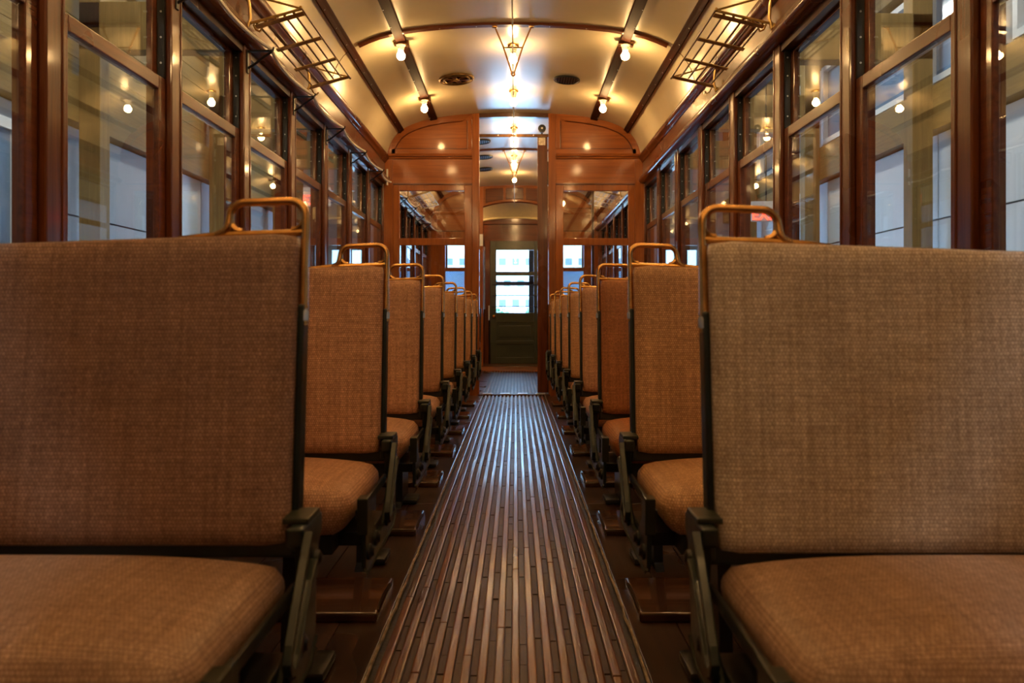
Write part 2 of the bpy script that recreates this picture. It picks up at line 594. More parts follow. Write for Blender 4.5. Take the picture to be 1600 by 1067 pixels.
# short cleats lying in the grooves between the slats
cl = MB()
for i in range(NS - 1):
    xc = -HW + sp * (i + 1)
    y = 1.3 + random.uniform(0, .06)
    while y < YB - .05:
        l = random.uniform(.09, .22)
        cl.box(xc - .0076, xc + .0076, y, y + l - .003, -.013, -.0070 + random.uniform(-.0025, .001))
        y += l
part('groove_cleat', cl, M['cleat'], floor, kind='stuff')
for s in (-1, 1):
    pts = []
    y = Y0
    while y < YB:
        pts.append((s * (HW + .010 + random.uniform(-.0025, .0025)), y, .003))
        y += .07
    part('edge_strip', MB().tube(pts, .0045, 6), M['edge'], floor, smooth=True)
m = MB().box(-.37, .37, YB - .02, YB + .09, -.012, .014)
th = part('threshold', m, M['dark_x'], floor, bevel=.004)
for k in range(4):
    x = -.27 + k * .18
    part('threshold_plate', MB().box(x - .05, x + .05, YB - .012, YB + .05, .013, .022), M['steel'], th, bevel=.003)
part('door_sill', MB().box(-.52, .52, 11.46, 12.30, -.012, .012), M['amb_x'], floor, bevel=.004)
part('door_sill', MB().box(-.52, .52, 12.31, 13.05, -.012, .016), M['mah_x'], floor, bevel=.004)
DN = [1.246 + .82 * i for i in range(8)]
for s in (-1, 1):
    for i, d in enumerate(DN):
        m = MB().box(s * .350, s * 1.02, d + .02, d + .31, -.005, .024)
        h = part('hatch_cover', m, M['hatch'], floor, bevel=.010, seg=3, smooth=True, angle=50)
        m = MB().tube([(s * .353, d + .05 + .21 * t / 8, .018 + .006 * math.sin(PI * t / 8)) for t in range(9)], .006, 6)
        part('hatch_edge', m, M['bronze'], h, smooth=True)

# ------------------------------------------------------------------ side walls and sash windows
def post_far(k):
    return 2.34 + .82 * k
def ring(m, x0, x1, y0, y1, z0, z1, st, rb, rt):
    m.box(x0, x1, y0, y0 + st, z0, z1)
    m.box(x0, x1, y1 - st, y1, z0, z1)
    m.box(x0, x1, y0 + st, y1 - st, z0, z0 + rb)
    m.box(x0, x1, y0 + st, y1 - st, z1 - rt, z1)
    return m
wn = 0
for s in (-1, 1):
    wall = struct('wall_' + SIDE[s], 'varnished mahogany side wall with posts, cornice and frieze, %s of the aisle' % SIDE[s])
    part('wainscot', MB().box(s * 1.30, s * 1.42, Y0, YE, -.05, .78), M['mah_y'], wall)
    part('sill_board', MB().box(s * 1.285, s * 1.43, Y0, YE, .78, .815), M['mah_y'], wall, bevel=.008)
    # cornice: rounded moulding running the whole length
    prof = [(WX + .012, 2.165), (1.30, 2.165), (1.283, 2.172), (1.272, 2.186), (1.270, 2.202), (1.277, 2.217), (1.292, 2.226), (1.300, 2.238), (1.303, 2.252), (WX + .012, 2.256)]
    for y0, y1 in ((Y0, YB), (YB + .05, YE)):
        part('cornice', MB().prism([(s * a, b) for a, b in prof], 'y', y0, y1), M['mah_y'], wall, smooth=True, angle=50)
        part('frieze', MB().box(s * (WX - .012), s * 1.345, y0, y1, 2.25, 2.43), M['mah_y'], wall)
        fp = [(1.345, 2.372), (1.310, 2.374), (1.300, 2.384), (1.296, 2.398), (1.284, 2.404), (1.276, 2.416), (1.272, 2.430), (1.276, 2.448), (1.30, 2.456), (1.345, 2.456)]
        part('cove_molding', MB().prism([(s * a, b) for a, b in fp], 'y', y0, y1), M['mah_y'], wall, smooth=True, angle=50)
    for ya, yb in ((12.175, YE + .06),):
        part('corner_board', MB().box(s * 1.33, s * 1.43, ya, yb, .80, 2.20), M['mah_z'], wall)
    part('window_head', MB().box(s * 1.335, s * 1.44, Y0, YE, 2.125, 2.30), M['dark_z'], wall)
    part('roof_side', MB().box(s * 1.33, s * 1.44, Y0, YE, 2.30, 2.47), M['dark_z'], wall)
    ks = list(range(-7, 13))
    for k in ks:
        yf = post_far(k)
        p = part('window_post', MB().box(s * WX, s * 1.352, yf - .09, yf, .80, 2.20), M['mah_z'], wall, bevel=.006)
        part('post_core', MB().box(s * 1.352, s * 1.43, yf - .085, yf - .005, .80, 2.20), M['mah_z'], p)
        part('post_bead', MB().box(s * (WX - .004), s * (WX + .004), yf - .014, yf - .002, .82, 2.19), M['mah_z'], p, bevel=.003)
        bo = part('post_bolt', MB().lathe([(.013, 0), (.012, s * .005), (.006, s * .009)][::1], (s * (WX + .001), yf - .045, 1.52), 10, 'x'), M['bronze'], p, smooth=True)
        bo.scale = (1, 1, 1)
        if k == ks[0]:
            continue
        ya, yb = post_far(k - 1), yf - .09
        if k == 7:
            yb = min(yb, YB)
        wn += 1
        vis = [q for q in range(0, 13)]
        o_ = k if k >= 0 else k + 20
        lab = ('varnished sash window with two panes, %s from the camera on the %s wall' % (ORD[k], SIDE[s])) if k >= 0 else 'varnished sash window behind the camera on the %s wall' % SIDE[s]
        w = struct('window_%d' % wn, lab)
        lo = part('lower_sash', ring(MB(), s * 1.350, s * 1.374, ya + .004, yb - .004, .80, 1.740, .056, .07, .052), M['mah_y'], w, bevel=.004)
        part('pane', MB().box(s * 1.360, s * 1.364, ya + .055, yb - .055, .86, 1.694), M['glass'], lo)
        up = part('upper_sash', ring(MB(), s * 1.380, s * 1.404, ya + .002, yb - .002, 1.700, 2.150, .050, .045, .042), M['mah_y'], w, bevel=.004)
        part('pane', MB().box(s * 1.390, s * 1.394, ya + .048, yb - .048, 1.74, 2.112), M['glass'], up)
        tr = MB()
        for y in (ya, yb - .016):
            tr.box(s * 1.350, s * 1.378, y, y + .016, 1.742, 2.14)
        t = part('sash_track', tr, M['black'], w)
        rv = MB()
        for y in (ya + .017, yb - .017):
            for z in (1.80, 1.90, 2.0, 2.09):
                rv.lathe([(.0045, -.002), (.003, .002)], (s * 1.362, y, z), 6, 'y')
        part('track_rivet', rv, M['steel'], t, kind='stuff')

wb = struct('wall_back', 'varnished wood wall behind the camera')
part('board', MB().box(-1.42, 1.42, Y0 - .06, Y0, -.05, 2.92), M['amb_x'], wb)
part('rail', MB().box(-1.3, 1.3, Y0, Y0 + .03, 2.416, 2.461), M['mah_x'], wb, bevel=.006)

# ------------------------------------------------------------------ cross partitions
def partition(name, label, y, ho, th, glassmat, door_head=False, gx0=None, gx1=1.168, zr=(1.534, 1.606), ztop=2.09):
    w = struct(name, label)
    y1 = y + th
    for s in (-1, 1):
        xi = ho + .072
        xs = np.linspace(ho, xi, 4)
        top = [(s * x, cz(x) - .001) for x in xs]
        part('door_post', MB().prism([(s * ho, -.005), (s * xi, -.005)] + top[::-1], 'y', y - .012, y1 + .01), M['amb_z'], w, bevel=.004)
        part('corner_post', MB().box(s * 1.234, s * 1.335, y - .006, y1, -.005, 2.42), M['amb_z'], w, bevel=.004)
        part('frieze_panel', MB().box(s * xi, s * 1.335, y, y1 - .01, 2.158, 2.42), M['amb_x'], w)
        part('ledge', MB().prism([(y + .004, 2.412), (y - .012, 2.414), (y - .018, 2.424), (y - .018, 2.432), (y - .034, 2.438), (y - .036, 2.452), (y - .026, 2.462), (y + .004, 2.463)], 'x', s * (xi + .0), s * 1.285), M['amb_x'], w, smooth=True, angle=40)
        # lunette: recessed panel in an arched frame
        arch = [(x, z) for x, z in zip(PX, PZ) if xi < x < 1.285]
        arch = [(xi, cz(xi))] + arch
        base = 2.463
        arch = [a for a in arch if a[1] > base] + [(1.292, base)]
        poly = [(xi, base)] + arch
        part('lunette_panel', MB().prism([(s * a, b) for a, b in poly], 'y', y + .012, y1 - .01), M['amb_x'], w)
        ins = [(x, z) for x, z in offs(arch, .066)]
        ins = [p for p in ins if p[1] > base + .02 and p[0] > xi + .01]
        # resample both to the same length
        def resample(pl, n):
            pl = np.array(pl)
            d = np.r_[0, np.cumsum(np.linalg.norm(np.diff(pl, axis=0), axis=1))]
            q = np.linspace(0, d[-1], n)
            return [tuple((np.interp(t, d, pl[:, 0]), np.interp(t, d, pl[:, 1]))) for t in q]
        ins = ins + [(ins[-1][0] + .012, base)]
        A, B = resample(arch, 22), resample(ins, 22)
        B = [(max(b[0], xi), b[1]) for b in B]
        lf = MB()
        for i in range(21):
            q = [(s * A[i][0], A[i][1]), (s * A[i + 1][0], A[i + 1][1]), (s * B[i + 1][0], B[i + 1][1]), (s * B[i][0], B[i][1])]
            o = len(lf.v)
            lf.add([(p[0], yy, p[1]) for yy in (y - .004, y + .02) for p in q], [(0, 1, 2, 3), (7, 6, 5, 4), (0, 4, 5, 1), (3, 2, 6, 7)])
        part('lunette_frame', lf, M['amb_x'], w)
        part('lunette_rail', MB().box(s * xi, s * 1.25, y - .004, y + .02, base, base + .055), M['amb_x'], w, bevel=.004)
        part('lunette_stile', MB().box(s * xi, s * (xi + .05), y - .004, y + .02, base + .055, cz(xi + .05) - .05), M['amb_z'], w, bevel=.004)
        bead = [(s * b[0], y - .001, b[1]) for b in B]
        part('lunette_shadow_bead', MB().box(s * (xi + .048), s * (B[-1][0]), y - .006, y + .006, base + .050, base + .060), M['mah_x'], w, bevel=.002)  # dark beads drawn for the shadow lines around the recessed panel
        part('lunette_shadow_bead', MB().box(s * (xi + .045), s * (xi + .055), y - .006, y + .006, base + .055, B[0][1]), M['mah_z'], w, bevel=.002)
        part('lunette_shadow_bead', MB().tube(bead, .006, 6), M['mah_x'], w, smooth=True)
        # glazed frame under the frieze
        g0 = gx0 if gx0 else ho + .152
        g1 = gx1
        f = MB()
        f.box(s * xi, s * g0, y, y1 - .005, .85, 2.158)
        f.box(s * g1, s * 1.234, y, y1 - .005, .85, 2.158)
        f.box(s * g0, s * g1, y, y1 - .005, ztop, 2.158)
        f.box(s * g0, s * g1, y, y1 - .005, zr[0], zr[1])
        f.box(s * g0, s * g1, y, y1 - .005, .85, .93)
        fr = part('sash_frame', f, M['amb_z'], w, bevel=.004)
        part('pane', MB().box(s * (g0 - .005), s * (g1 + .005), y + .022, y + .026, zr[1] - .005, ztop + .005), M['glass_b'], fr)
        part('pane', MB().box(s * (g0 - .005), s * (g1 + .005), y + .022, y + .026, .925, zr[0] + .005), glassmat, fr)
        part('frame_bead', ring(MB(), 0, 0, 0, 0, 0, 0, 0, 0, 0) if False else MB().box(s * xi, s * 1.234, y - .010, y + .004, 2.150, 2.166), M['mah_x'], w, bevel=.003)
        part('lower_panel', MB().box(s * xi, s * 1.234, y, y1 - .01, -.005, .85), M['amb_z'], w)
    xs = np.linspace(-ho, ho, 13)
    if not door_head:
        part('arch_header', MB().strip([(x, cz(x) - .001) for x in xs], [(x, cz(x) - .045) for x in xs], 'y', y - .004, y1), M['dark_x'], w)
    else:
        part('arch_header', MB().strip([(x, cz(x) - .001) for x in xs], [(x, door_head - .08 * (x / ho) ** 2) for x in xs], 'y', y, y1), M['amb_x'], w)
        for i in range(3):
            a, b = -ho + .04 + i * (2 * ho - .04) / 3, -ho + (i + 1) * (2 * ho - .04) / 3
            q = np.linspace(a, b, 5)
            p = part('header_panel', MB().strip([(x, cz(x) - .045) for x in q], [(x, door_head + .045 - .08 * (x / ho) ** 2) for x in q], 'y', y - .014, y + .004), M['mah_x'], w, bevel=.010)
        part('arch_edge', MB().tube([(x, y - .004, door_head - .08 * (x / ho) ** 2) for x in xs], .012, 6), M['mah_x'], w, smooth=True)
    return w
wp = partition('wall_partition', 'amber varnished partition with arched panels and glazed sashes around the doorway', YB, .353, .05, M['glass_b'])
partition('wall_end', 'amber varnished end bulkhead with arched header beyond the doorway', YE, .50, .06, M['pebble'], door_head=2.62, gx0=.60, gx1=1.10, zr=(1.52, 1.58), ztop=1.95)

# ------------------------------------------------------------------ vestibule and end wall
wv = struct('wall_vestibule', 'dark wood vestibule end wall framing the green door')
YD = 13.08
for s in (-1, 1):
    part('side_board', MB().box(s * 1.22, s * 1.30, YE + .06, YD + .1, -.05, 2.75), M['mah_z'], wv)
    part('door_jamb', MB().box(s * .415 + .005, s * .50 + .005, YD - .05, YD + .06, -.01, 2.06), M['mah_z'], wv, bevel=.004)
    e = MB()
    e.box(s * .395, s * .60, YD + .004, YD + .05, -.01, 2.06)
    e.box(s * 1.12, s * 1.30, YD, YD + .05, -.01, 2.06)
    e.box(s * .60, s * 1.12, YD, YD + .05, -.01, .50)
    e.box(0, s * .40, YD + .004, YD + .05, -.02, .06)
    part('end_board', e, M['mah_z'], wv)
    part('end_pane', MB().box(s * .59, s * 1.13, YD + .02, YD + .024, .49, 2.07), M['glass'], wv)
part('header_board', MB().box(-1.30, 1.30, YD - .01, YD + .05, 2.05, 2.44), M['mah_x'], wv)
part('header_rail', MB().box(-1.22, 1.22, YD - .05, YD + .0, 2.335, 2.372), M['mah_x'], wv, bevel=.005)
part('header_rail', MB().box(-.6, .6, YD - .04, YD + .0, 2.05, 2.085), M['mah_x'], wv, bevel=.004)
vs = []
for t in range(5):
    a = t / 4
    y = YE + .06 + (YD - YE - .05) * a
    for i in range(13):
        x = -1.25 + 2.5 * i / 12
        vs.append((x, y, (2.66 - .24 * a ** 1.5) - .10 * (x / 1.25) ** 2 * (1 - .6 * a)))
m = MB().add(vs, [(t * 13 + i, t * 13 + i + 1, t * 13 + i + 14, t * 13 + i + 13) for t in range(4) for i in range(12)])
m.box(-1.3, 1.3, YE + .06, YD + .05, 2.70, 2.74)
part('vestibule_ceiling', m, M['cream_flat'], wv, smooth=True)
part('header_arch', MB().tube([(x, YD - .03, 2.45 - .06 * (x / .6) ** 2) for x in np.linspace(-.6, .6, 13)], .018, 6), M['cream_flat'], wv, smooth=True)

# end door
d0, d1 = -.405, .412
dr = struct('door_1', 'dark olive green end door with two bright panes and guard bars')
f = MB()
gz = [(1.235, 1.485), (.858, 1.475)]
gx0, gx1 = -.305, .318
za, zb, zc, zd = .862, 1.478, 1.545, 1.905
f.box(d0, gx0, YD - .045, YD, .02, 2.056)
f.box(gx1, d1, YD - .045, YD, .02, 2.056)
f.box(gx0, gx1, YD - .045, YD, zd, 2.056)
f.box(gx0, gx1, YD - .045, YD, zb, zc)
f.box(gx0, gx1, YD - .045, YD, .70, za)
f.box(gx0, gx1, YD - .045, YD, .34, .40)
f.box(gx0, gx1, YD - .045, YD, .02, .12)
part('door_leaf', f, M['door_green'], dr, bevel=.004)
part('door_panel', MB().box(gx0 - .01, gx1 + .01, YD - .030, YD - .012, .39, .71), M['door_green'], dr)
part('raised_field', MB().box(gx0 + .05, gx1 - .05, YD - .038, YD - .02, .45, .65), M['door_green'], dr, bevel=.006)
part('door_panel', MB().box(gx0 - .01, gx1 + .01, YD - .030, YD - .012, .11, .35), M['door_green'], dr)
part('pane', MB().box(gx0 - .01, gx1 + .01, YD - .024, YD - .020, zc - .01, zd + .01), M['glass'], dr)
part('pane', MB().box(gx0 - .01, gx1 + .01, YD - .024, YD - .020, za - .01, zb + .01), M['glass'], dr)
for y in (445, 462, 479):
    z = .816 + (493 - y) * YD / 1225
    part('guard_bar', MB().tube([(-.37, YD - .07, z), (.385, YD - .07, z)], .008, 8), M['black'], dr, smooth=True)
part('door_knob', MB().lathe([(.012, .0), (.012, -.03), (.026, -.04), (.028, -.055), (.016, -.066)], (-.345, YD - .045, .80), 12, 'y'), M['brass'], dr, smooth=True)
# vestibule fittings
t = thing('grab_rail', 'slim steel grab rail on the jamb beside the green door', 'rail', (-.50, YD - .14, 0))
part('pole', MB().tube([(0, 0, .92), (0, 0, 1.95)], .014, 8), M['steel'], t, smooth=True)
for z in (.95, 1.92):
    part('mount', MB().tube([(0, 0, z), (0, .09, z)], .010, 6), M['steel'], t, smooth=True)
t = thing('notice_card', 'small white card fixed to the jamb left of the green door', 'card', (-.535, YE - .016, 1.92))
part('card', MB().box(-.033, .033, -.008, .002, -.0, .185), M['white'], t, bevel=.002)
t = thing('brake_lever', 'slim white lever beside the green door at knob height', 'lever', (-.42, YD - .20, 0))
part('lever', MB().bar((0, 0, .74), (0, 0, .98), .03, .02), M['white'], t, bevel=.004)
part('shaft', MB().tube([(0, .05, 0.01), (0, .05, .8), (0, .005, .82)], .012, 6), M['black'], t, smooth=True)

# ------------------------------------------------------------------ sliding door of the partition
t = thing('sliding_door', 'dark wood sliding door pushed open behind the partition, hung from a roller', 'door', (0, YB + .075, 0))
part('front_stile', MB().box(.243, .345, -.017, .017, .024, 2.655), M['mah_z'], t, bevel=.004)
part('rear_stile', MB().box(.80, .825, -.017, .017, .024, 2.62), M['dark_z'], t, bevel=.004)
for z0, z1 in ((.024, .18), (.80, .93), (2.16, 2.40)):
    part('rail', MB().box(.345, .80, -.016, .016, z0, z1), M['dark_x'], t, bevel=.003)
part('panel', MB().box(.34, .805, -.008, .008, .17, .81), M['dark_x'], t)
part('pane', MB().box(.34, .805, -.003, .003, .92, 2.17), M['glass_b'], t)
part('hanger_plate', MB().box(.252, .325, -.022, -.014, 2.565, 2.665), M['galv'], t, bevel=.003)
r = part('roller', MB().lathe([(.012, -.020), (.040, -.018), (.040, -.006), (.034, -.002), (.034, .002), (.040, .006), (.040, .018), (.012, .020)], (.288, -.03, 2.733), 20, 'y'), M['black'], t, smooth=True)
rb = MB()
for a in range(5):
    th = a * 2 * PI / 5
    rb.lathe([(.007, -.024), (.005, -.018)], (.288 + .024 * math.cos(th), -.03, 2.733 + .024 * math.sin(th)), 6, 'y')
part('roller_hub', MB().lathe([(.010, -.026), (.007, -.018)], (.288, -.03, 2.733), 8, 'y'), M['steel'], r)
part('hanger_strap', MB().box(.279, .297, -.012, -.006, 2.66, 2.735), M['black'], t)
t = thing('door_track', 'black iron track bar spanning the doorway below the ceiling', 'track', (0, YB + .045, 2.663))
part('bar', MB().box(-.353, .353, -.012, .004, -.018, .014), M['bronze'], t, bevel=.003)
for x in (-.16, .02, .20):
    part('bolt', MB().lathe([(.007, -.016), (.005, -.011)], (x, 0, 0), 6, 'y'), M['steel'], t)

# ------------------------------------------------------------------ seats
def seat_meshes(s):
    A = .325
    X = lambda u: s * (A + u)
    P = []                     # (name, mesh, parent index, label)
    lean = math.tan(math.radians(6.0))
    def lv(p):                 # lean the back away from the cushion
        return (p[0], p[1] + (p[2] - .45) * lean, p[2] - .035 * max(0, abs(p[0]) - A) * max(0, p[2] - .45) / .5)
    def leaned(mb_):
        mb_.v = [lv(p) for p in mb_.v]
        return mb_
    m = leaned(MB().rbox((X(.458), -.004, .703), (.895, .052, .496), .016, (24, 4, 18)))
    P.append(('backrest', m.mesh('backrest', RAT['tan'], smooth=True, uv=True, angle=80), None, None))
    m = MB()
    m.bar((X(.005), .006, .440), (X(.005), .006, .835), .034, .011, (1, 0, 0))
    m.bar((X(-.002), .006, .447), (X(.90), .006, .447), .016, .030)
    m.bar((X(.906), .006, .440), (X(.906), .006, .940), .016, .034, (1, 0, 0))
    P.append(('back_frame', leaned(m).mesh('back_frame', M['green'], bevel=.004), None, None))
    # brass handle: side rod, rounded loop and top rail
    r = .007
    pts = [(.004, .80), (.004, .90), (.004, .965)]
    for a in range(0, 91, 15):
        q = math.radians(a)
        pts.append((.032 - .028 * math.cos(q), .980 + .028 * math.sin(q)))
    for a in range(0, 91, 15):
        q = math.radians(a)
        pts.append((.106 + .024 * math.sin(q), .984 + .024 * math.cos(q)))
    pts += [(.1305, .975), (.132, .966), (.138, .958), (.152, .954)]
    rad = [r + .002] + [r] * (len(pts) - 5) + [r + .001, r + .0015, r + .001, r]
    m = leaned(MB().tube([(X(a), 0, b) for a, b in pts], rad, 10))
    P.append(('grab_handle', m.mesh('grab_handle', M['brass'], smooth=True), None, None))
    for c, sg in ((.030, -1), (.104, 1)):
        m = MB().tube([(X(c + sg * .021 * math.sin(math.radians(a)) + sg * .004), 0, .980 - .021 * math.cos(math.radians(a))) for a in range(0, 91, 15)], .0055, 8)
        P.append(('inner_fillet', leaned(m).mesh('inner_fillet', M['brass'], smooth=True), None, None))
    pts = [(.004, .954), (.06, .954), (.12, .954), (.165, .953), (.215, .951)]
    m = leaned(MB().tube([(X(a), 0, b) for a, b in pts], [.0065, .006, .007, .0065, .004], 8))
    P.append(('top_rail', m.mesh('top_rail', M['brass'], smooth=True), None, None))
    m = leaned(MB().bar((X(.20), 0, .947), (X(.905), 0, .947), .012, .012))
    P.append(('top_bar', m.mesh('top_bar', M['bronze'], bevel=.003), None, None))
    m = leaned(MB().lathe([(.006, -.012), (.0105, -.010), (.0105, .004), (.008, .010)], (X(.004), 0, .818), 10))
    P.append(('ferrule', m.mesh('ferrule', M['steel'], smooth=True), None, None))
    # cushion
    m = MB().rbox((X(.436), -.222, .385), (.892, .405, .098), .046, (30, 16, 6), crown=.034)
    v = []
    for p in m.v:              # aisle end is cut back towards the bottom
        u = abs(p[0]) - A
        k = max(0, .435 - p[2])
        v.append((p[0] + s * k * .35 * max(0, 1 - u / .25), p[1] + (k * .25 if p[1] < -.3 else 0), p[2]))
    m.v = v
    P.append(('cushion', m.mesh('cushion', RAT['tan'], smooth=True, uv=True, angle=80), None, None))
    m = MB().bar((X(-.012), -.425, .398), (X(-.010), -.06, .402), .008, .020)
    P.append(('seat_rail', m.mesh('seat_rail', M['black'], bevel=.003), None, None))
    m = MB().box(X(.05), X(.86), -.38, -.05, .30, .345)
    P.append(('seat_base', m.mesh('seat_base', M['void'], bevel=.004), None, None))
    # cast side plate with its bent front flange
    poly = [(-.42, .288), (-.40, .270), (-.05, .282), (-.012, .315), (-.004, .405), (-.075, .412), (-.115, .385), (-.150, .350), (-.19, .318), (-.24, .316), (-.30, .335), (-.350, .375), (-.350, .428), (-.425, .428)]
    m = MB().prism(poly, 'x', X(-.030), X(-.020))
    P.append(('side_plate', m.mesh('side_plate', M['green'], bevel=.003), None, None))
    sp_i = len(P) - 1
    m = MB().prism([(-.425, .355), (-.425, .432), (-.385, .432), (-.385, .424), (-.415, .424), (-.415, .355)], 'x', X(-.034), X(-.012))
    P.append(('front_flange', m.mesh('front_flange', M['olive'], bevel=.003), None, None))
    for y, z in ((-.10, .335), (-.16, .322), (-.31, .318), (-.385, .31)):
        m = MB().lathe([(.017, 0), (.017, -s * .005), (.010, -s * .009), (.008, -s * .012)], (X(-.030), y, z), 10, 'x')
        P.append(('bolt', m.mesh('bolt', M['black'], smooth=True), sp_i, None))
    m = MB().tube([(X(-.030), y, z) for y, z in ((-.42, .283), (-.40, .270), (-.05, .280), (-.010, .312))], .0035, 6)  # olive line along the rim in place of the light it catches
    P.append(('edge_highlight', m.mesh('edge_highlight', M['olive'], smooth=True), sp_i, None))
    # hinge bracket and lever
    m = MB()
    m.prism([(-.085, .500), (.030, .500), (.034, .470), (.012, .452), (.006, .400), (-.035, .400), (-.045, .462), (-.085, .472)], 'x', X(-.030), X(-.004))
    P.append(('hinge_bracket', m.mesh('hinge_bracket', M['green'], bevel=.006, seg=3), None, None))
    hb = len(P) - 1
    P.append(('hinge_cap', MB().bar((X(-.030), -.02, .503), (X(.010), -.02, .503), .075, .010).mesh('hinge_cap', M['olive'], bevel=.003), hb, None))
    P.append(('bolt', MB().lathe([(.013, 0), (.012, -s * .006), (.006, -s * .010)], (X(-.030), -.012, .435), 10, 'x').mesh('bolt', M['black'], smooth=True), hb, None))
    path = [(-.080, .490), (-.105, .462), (-.145, .412), (-.180, .366), (-.190, .346), (-.184, .331), (-.166, .326), (-.148, .338), (-.118, .374), (-.080, .420), (-.050, .440)]
    m = MB()
    q = [Vector((X(-.037), y, z)) for y, z in path]
    for a, b in zip(q[:-1], q[1:]):
        d = (b - a).normalized() * .003
        m.bar(a - d, b + d, .013, .011, (0, -(b - a).z, (b - a).y))
    P.append(('lever_arm', m.mesh('lever_arm', M['green'], bevel=.002), None, None))
    # pedestal under the cushion
    m = MB()
    m.prism([(-.33, .345), (-.36, .02), (-.395, .0), (-.14, .0), (-.175, .02), (-.15, .345)], 'x', X(.14), X(.17))
    m.bar((X(-.02), -.22, .318), (X(.16), -.22, .318), .20, .03)
    P.append(('pedestal', m.mesh('pedestal', M['black'], bevel=.003), None, None))
    m = MB().rbox((X(.115), -.265, .012), (.07, .13, .024), .010, (6, 6, 3))
    P.append(('foot', m.mesh('foot', M['black'], smooth=True), None, None))
    m = MB()
    m.bar((X(.80), -.22, .318), (X(.97), -.22, .318), .20, .03)
    P.append(('wall_bracket', m.mesh('wall_bracket', M['black'], bevel=.003), None, None))
    return P

LABL = {
    -1: ['dim brown rattan bench seat filling the near left, brass handle on its back',
         'tan rattan seat in the second row left of the aisle, pale cushion beside it',
         'tan rattan seat in the third row left of the aisle', 'tan rattan seat in the fourth row left of the aisle',
         'rattan seat in the fifth row left of the aisle', 'rattan seat in the sixth row left of the aisle',
         'rattan seat in the seventh row left of the aisle', 'rattan seat in the eighth row left, against the partition'],
    1: ['pale grey-tan rattan bench seat filling the near right, brass handle on its back',
        'golden tan rattan seat in the second row right of the aisle', 'orange rattan seat in the third row right of the aisle',
        'tan rattan seat in the fourth row right of the aisle', 'rattan seat in the fifth row right of the aisle',
        'rattan seat in the sixth row right of the aisle', 'rattan seat in the seventh row right of the aisle',
        'rattan seat in the eighth row right, against the partition']}
HUE = {-1: ['brown', 'tan', 'tan', 'tan', 'gold', 'gold', 'gold', 'gold'], 1: ['grey', 'gold', 'orange', 'tan', 'gold', 'tan', 'gold', 'gold']}
for s in (-1, 1):
    g = 'rattan seats %s of the aisle' % SIDE[s]
    proto = thing('passenger_bench', LABL[s][0], 'seat', (0, DN[0], 0), g)
    objs = []
    for name, me, par, lab in seat_meshes(s):
        o = link(name, me, proto if par is None else objs[par])
        objs.append(o)
    seats = [proto] + [dup(proto, (0, DN[i], 0), LABL[s][i], g) for i in range(1, 8)]
    for i, st in enumerate(seats):
        for c in kids(st):
            if s > 0 and i == 0 and c.name.split('.')[0] in ('backrest', 'back_frame', 'grab_handle', 'inner_fillet', 'top_rail', 'top_bar', 'ferrule'):
                c.location.z = -.012
            if c.name.split('.')[0] in ('backrest', 'cushion'):
                c.material_slots[0].link = 'OBJECT'
                h = HUE[s][i]
                if c.name.startswith('cushion'):
                    h = {'grey': 'dull', 'brown': 'dull'}.get(h, h)
                c.material_slots[0].material = RAT[h]

# benches in the far compartment
for s in (-1, 1):
    t = thing('wall_bench', 'rattan bench along the far compartment wall, %s of the doorway' % SIDE[s], 'bench', (s * .88, 10.6, 0))
    part('cushion', MB().rbox((0, 0, .40), (.78, 1.5, .14), .05, (10, 14, 5), crown=.02), RAT['orange'], t, smooth=True, uv=True, angle=80)
    part('backrest', MB().rbox((s * .37, 0, .70), (.10, 1.5, .44), .04, (5, 14, 8)), RAT['gold'], t, smooth=True, uv=True, angle=80)
    part('base', MB().box(-.34, .36, -.70, .70, 0.0, .34), M['mah_y'], t, bevel=.006)
    for y in (-.74, .74):
        part('end_frame', MB().prism([(-.40, .0), (-.36, .0), (-.34, .30), (.30, .30), (.34, 0), (.38, 0), (.40, .92), (.34, .92), (.30, .48), (-.36, .46), (-.41, .40)], 'y', y - .018, y + .018), M['green'], t, bevel=.006)

# ------------------------------------------------------------------ lamps
def bulb_mesh():
    prof = [(.006, -.112)]
    for a in range(15, 166, 15):
        q = math.radians(a)
        prof.append((.031 * math.sin(q), -.081 - .031 * math.cos(q)))
    prof = sorted(prof, key=lambda p: p[1])
    prof = [p for p in prof if p[1] < -.058] + [(.020, -.055), (.015, -.046), (.013, -.038)]
    return MB().lathe(prof, (0, 0, 0), 14)
BM = bulb_mesh().mesh('bulb', M['bulb'], smooth=True)
SK = MB().lathe([(.034, .0), (.034, -.006), (.029, -.010), (.027, -.020), (.024, -.022), (.025, -.030), (.021, -.034), (.022, -.042), (.017, -.048)], (0, 0, 0), 16).mesh('socket', M['porcelain'], smooth=True)
MS = MB().box(-.052, .052, -.030, .030, -.004, .018)
MS.box(.040, .060, -.020, .030, -.012, .030)
MSM = MS.mesh('mount_block', M['bronze'], bevel=.004)
FL = MB().lathe([(.042, .012), (.044, .004), (.036, -.002)], (0, 0, 0), 16).mesh('mount_ring', M['brass'], smooth=True)
SIDEY = [(-1.62, 'added unseen, second behind the camera'), (-.15, 'added unseen just behind the camera'), (1.32, 'over the first row'), (2.79, 'over the third row'), (4.26, 'over the fourth row'), (5.73, 'at the near ceiling rib'), (7.20, 'nearest the partition'), (8.67, 'added unseen just beyond the partition'), (10.14, 'added unseen in the middle of the far compartment'), (11.5, 'added unseen nearest the end bulkhead')]  # bulbs behind the camera and past the partition are unseen, added for light
for s in (-1, 1):
    for y, where in SIDEY:
        t = thing('ceiling_lamp', 'bare glowing bulb on the %s ceiling strip, %s' % (SIDE[s], where), 'lamp', (s * .82, y, cz(.82) - .034), 'bulbs on the ceiling strips')
        link('mount_block', MSM, t)
        link('socket', SK, t)
        link('bulb', BM, t)
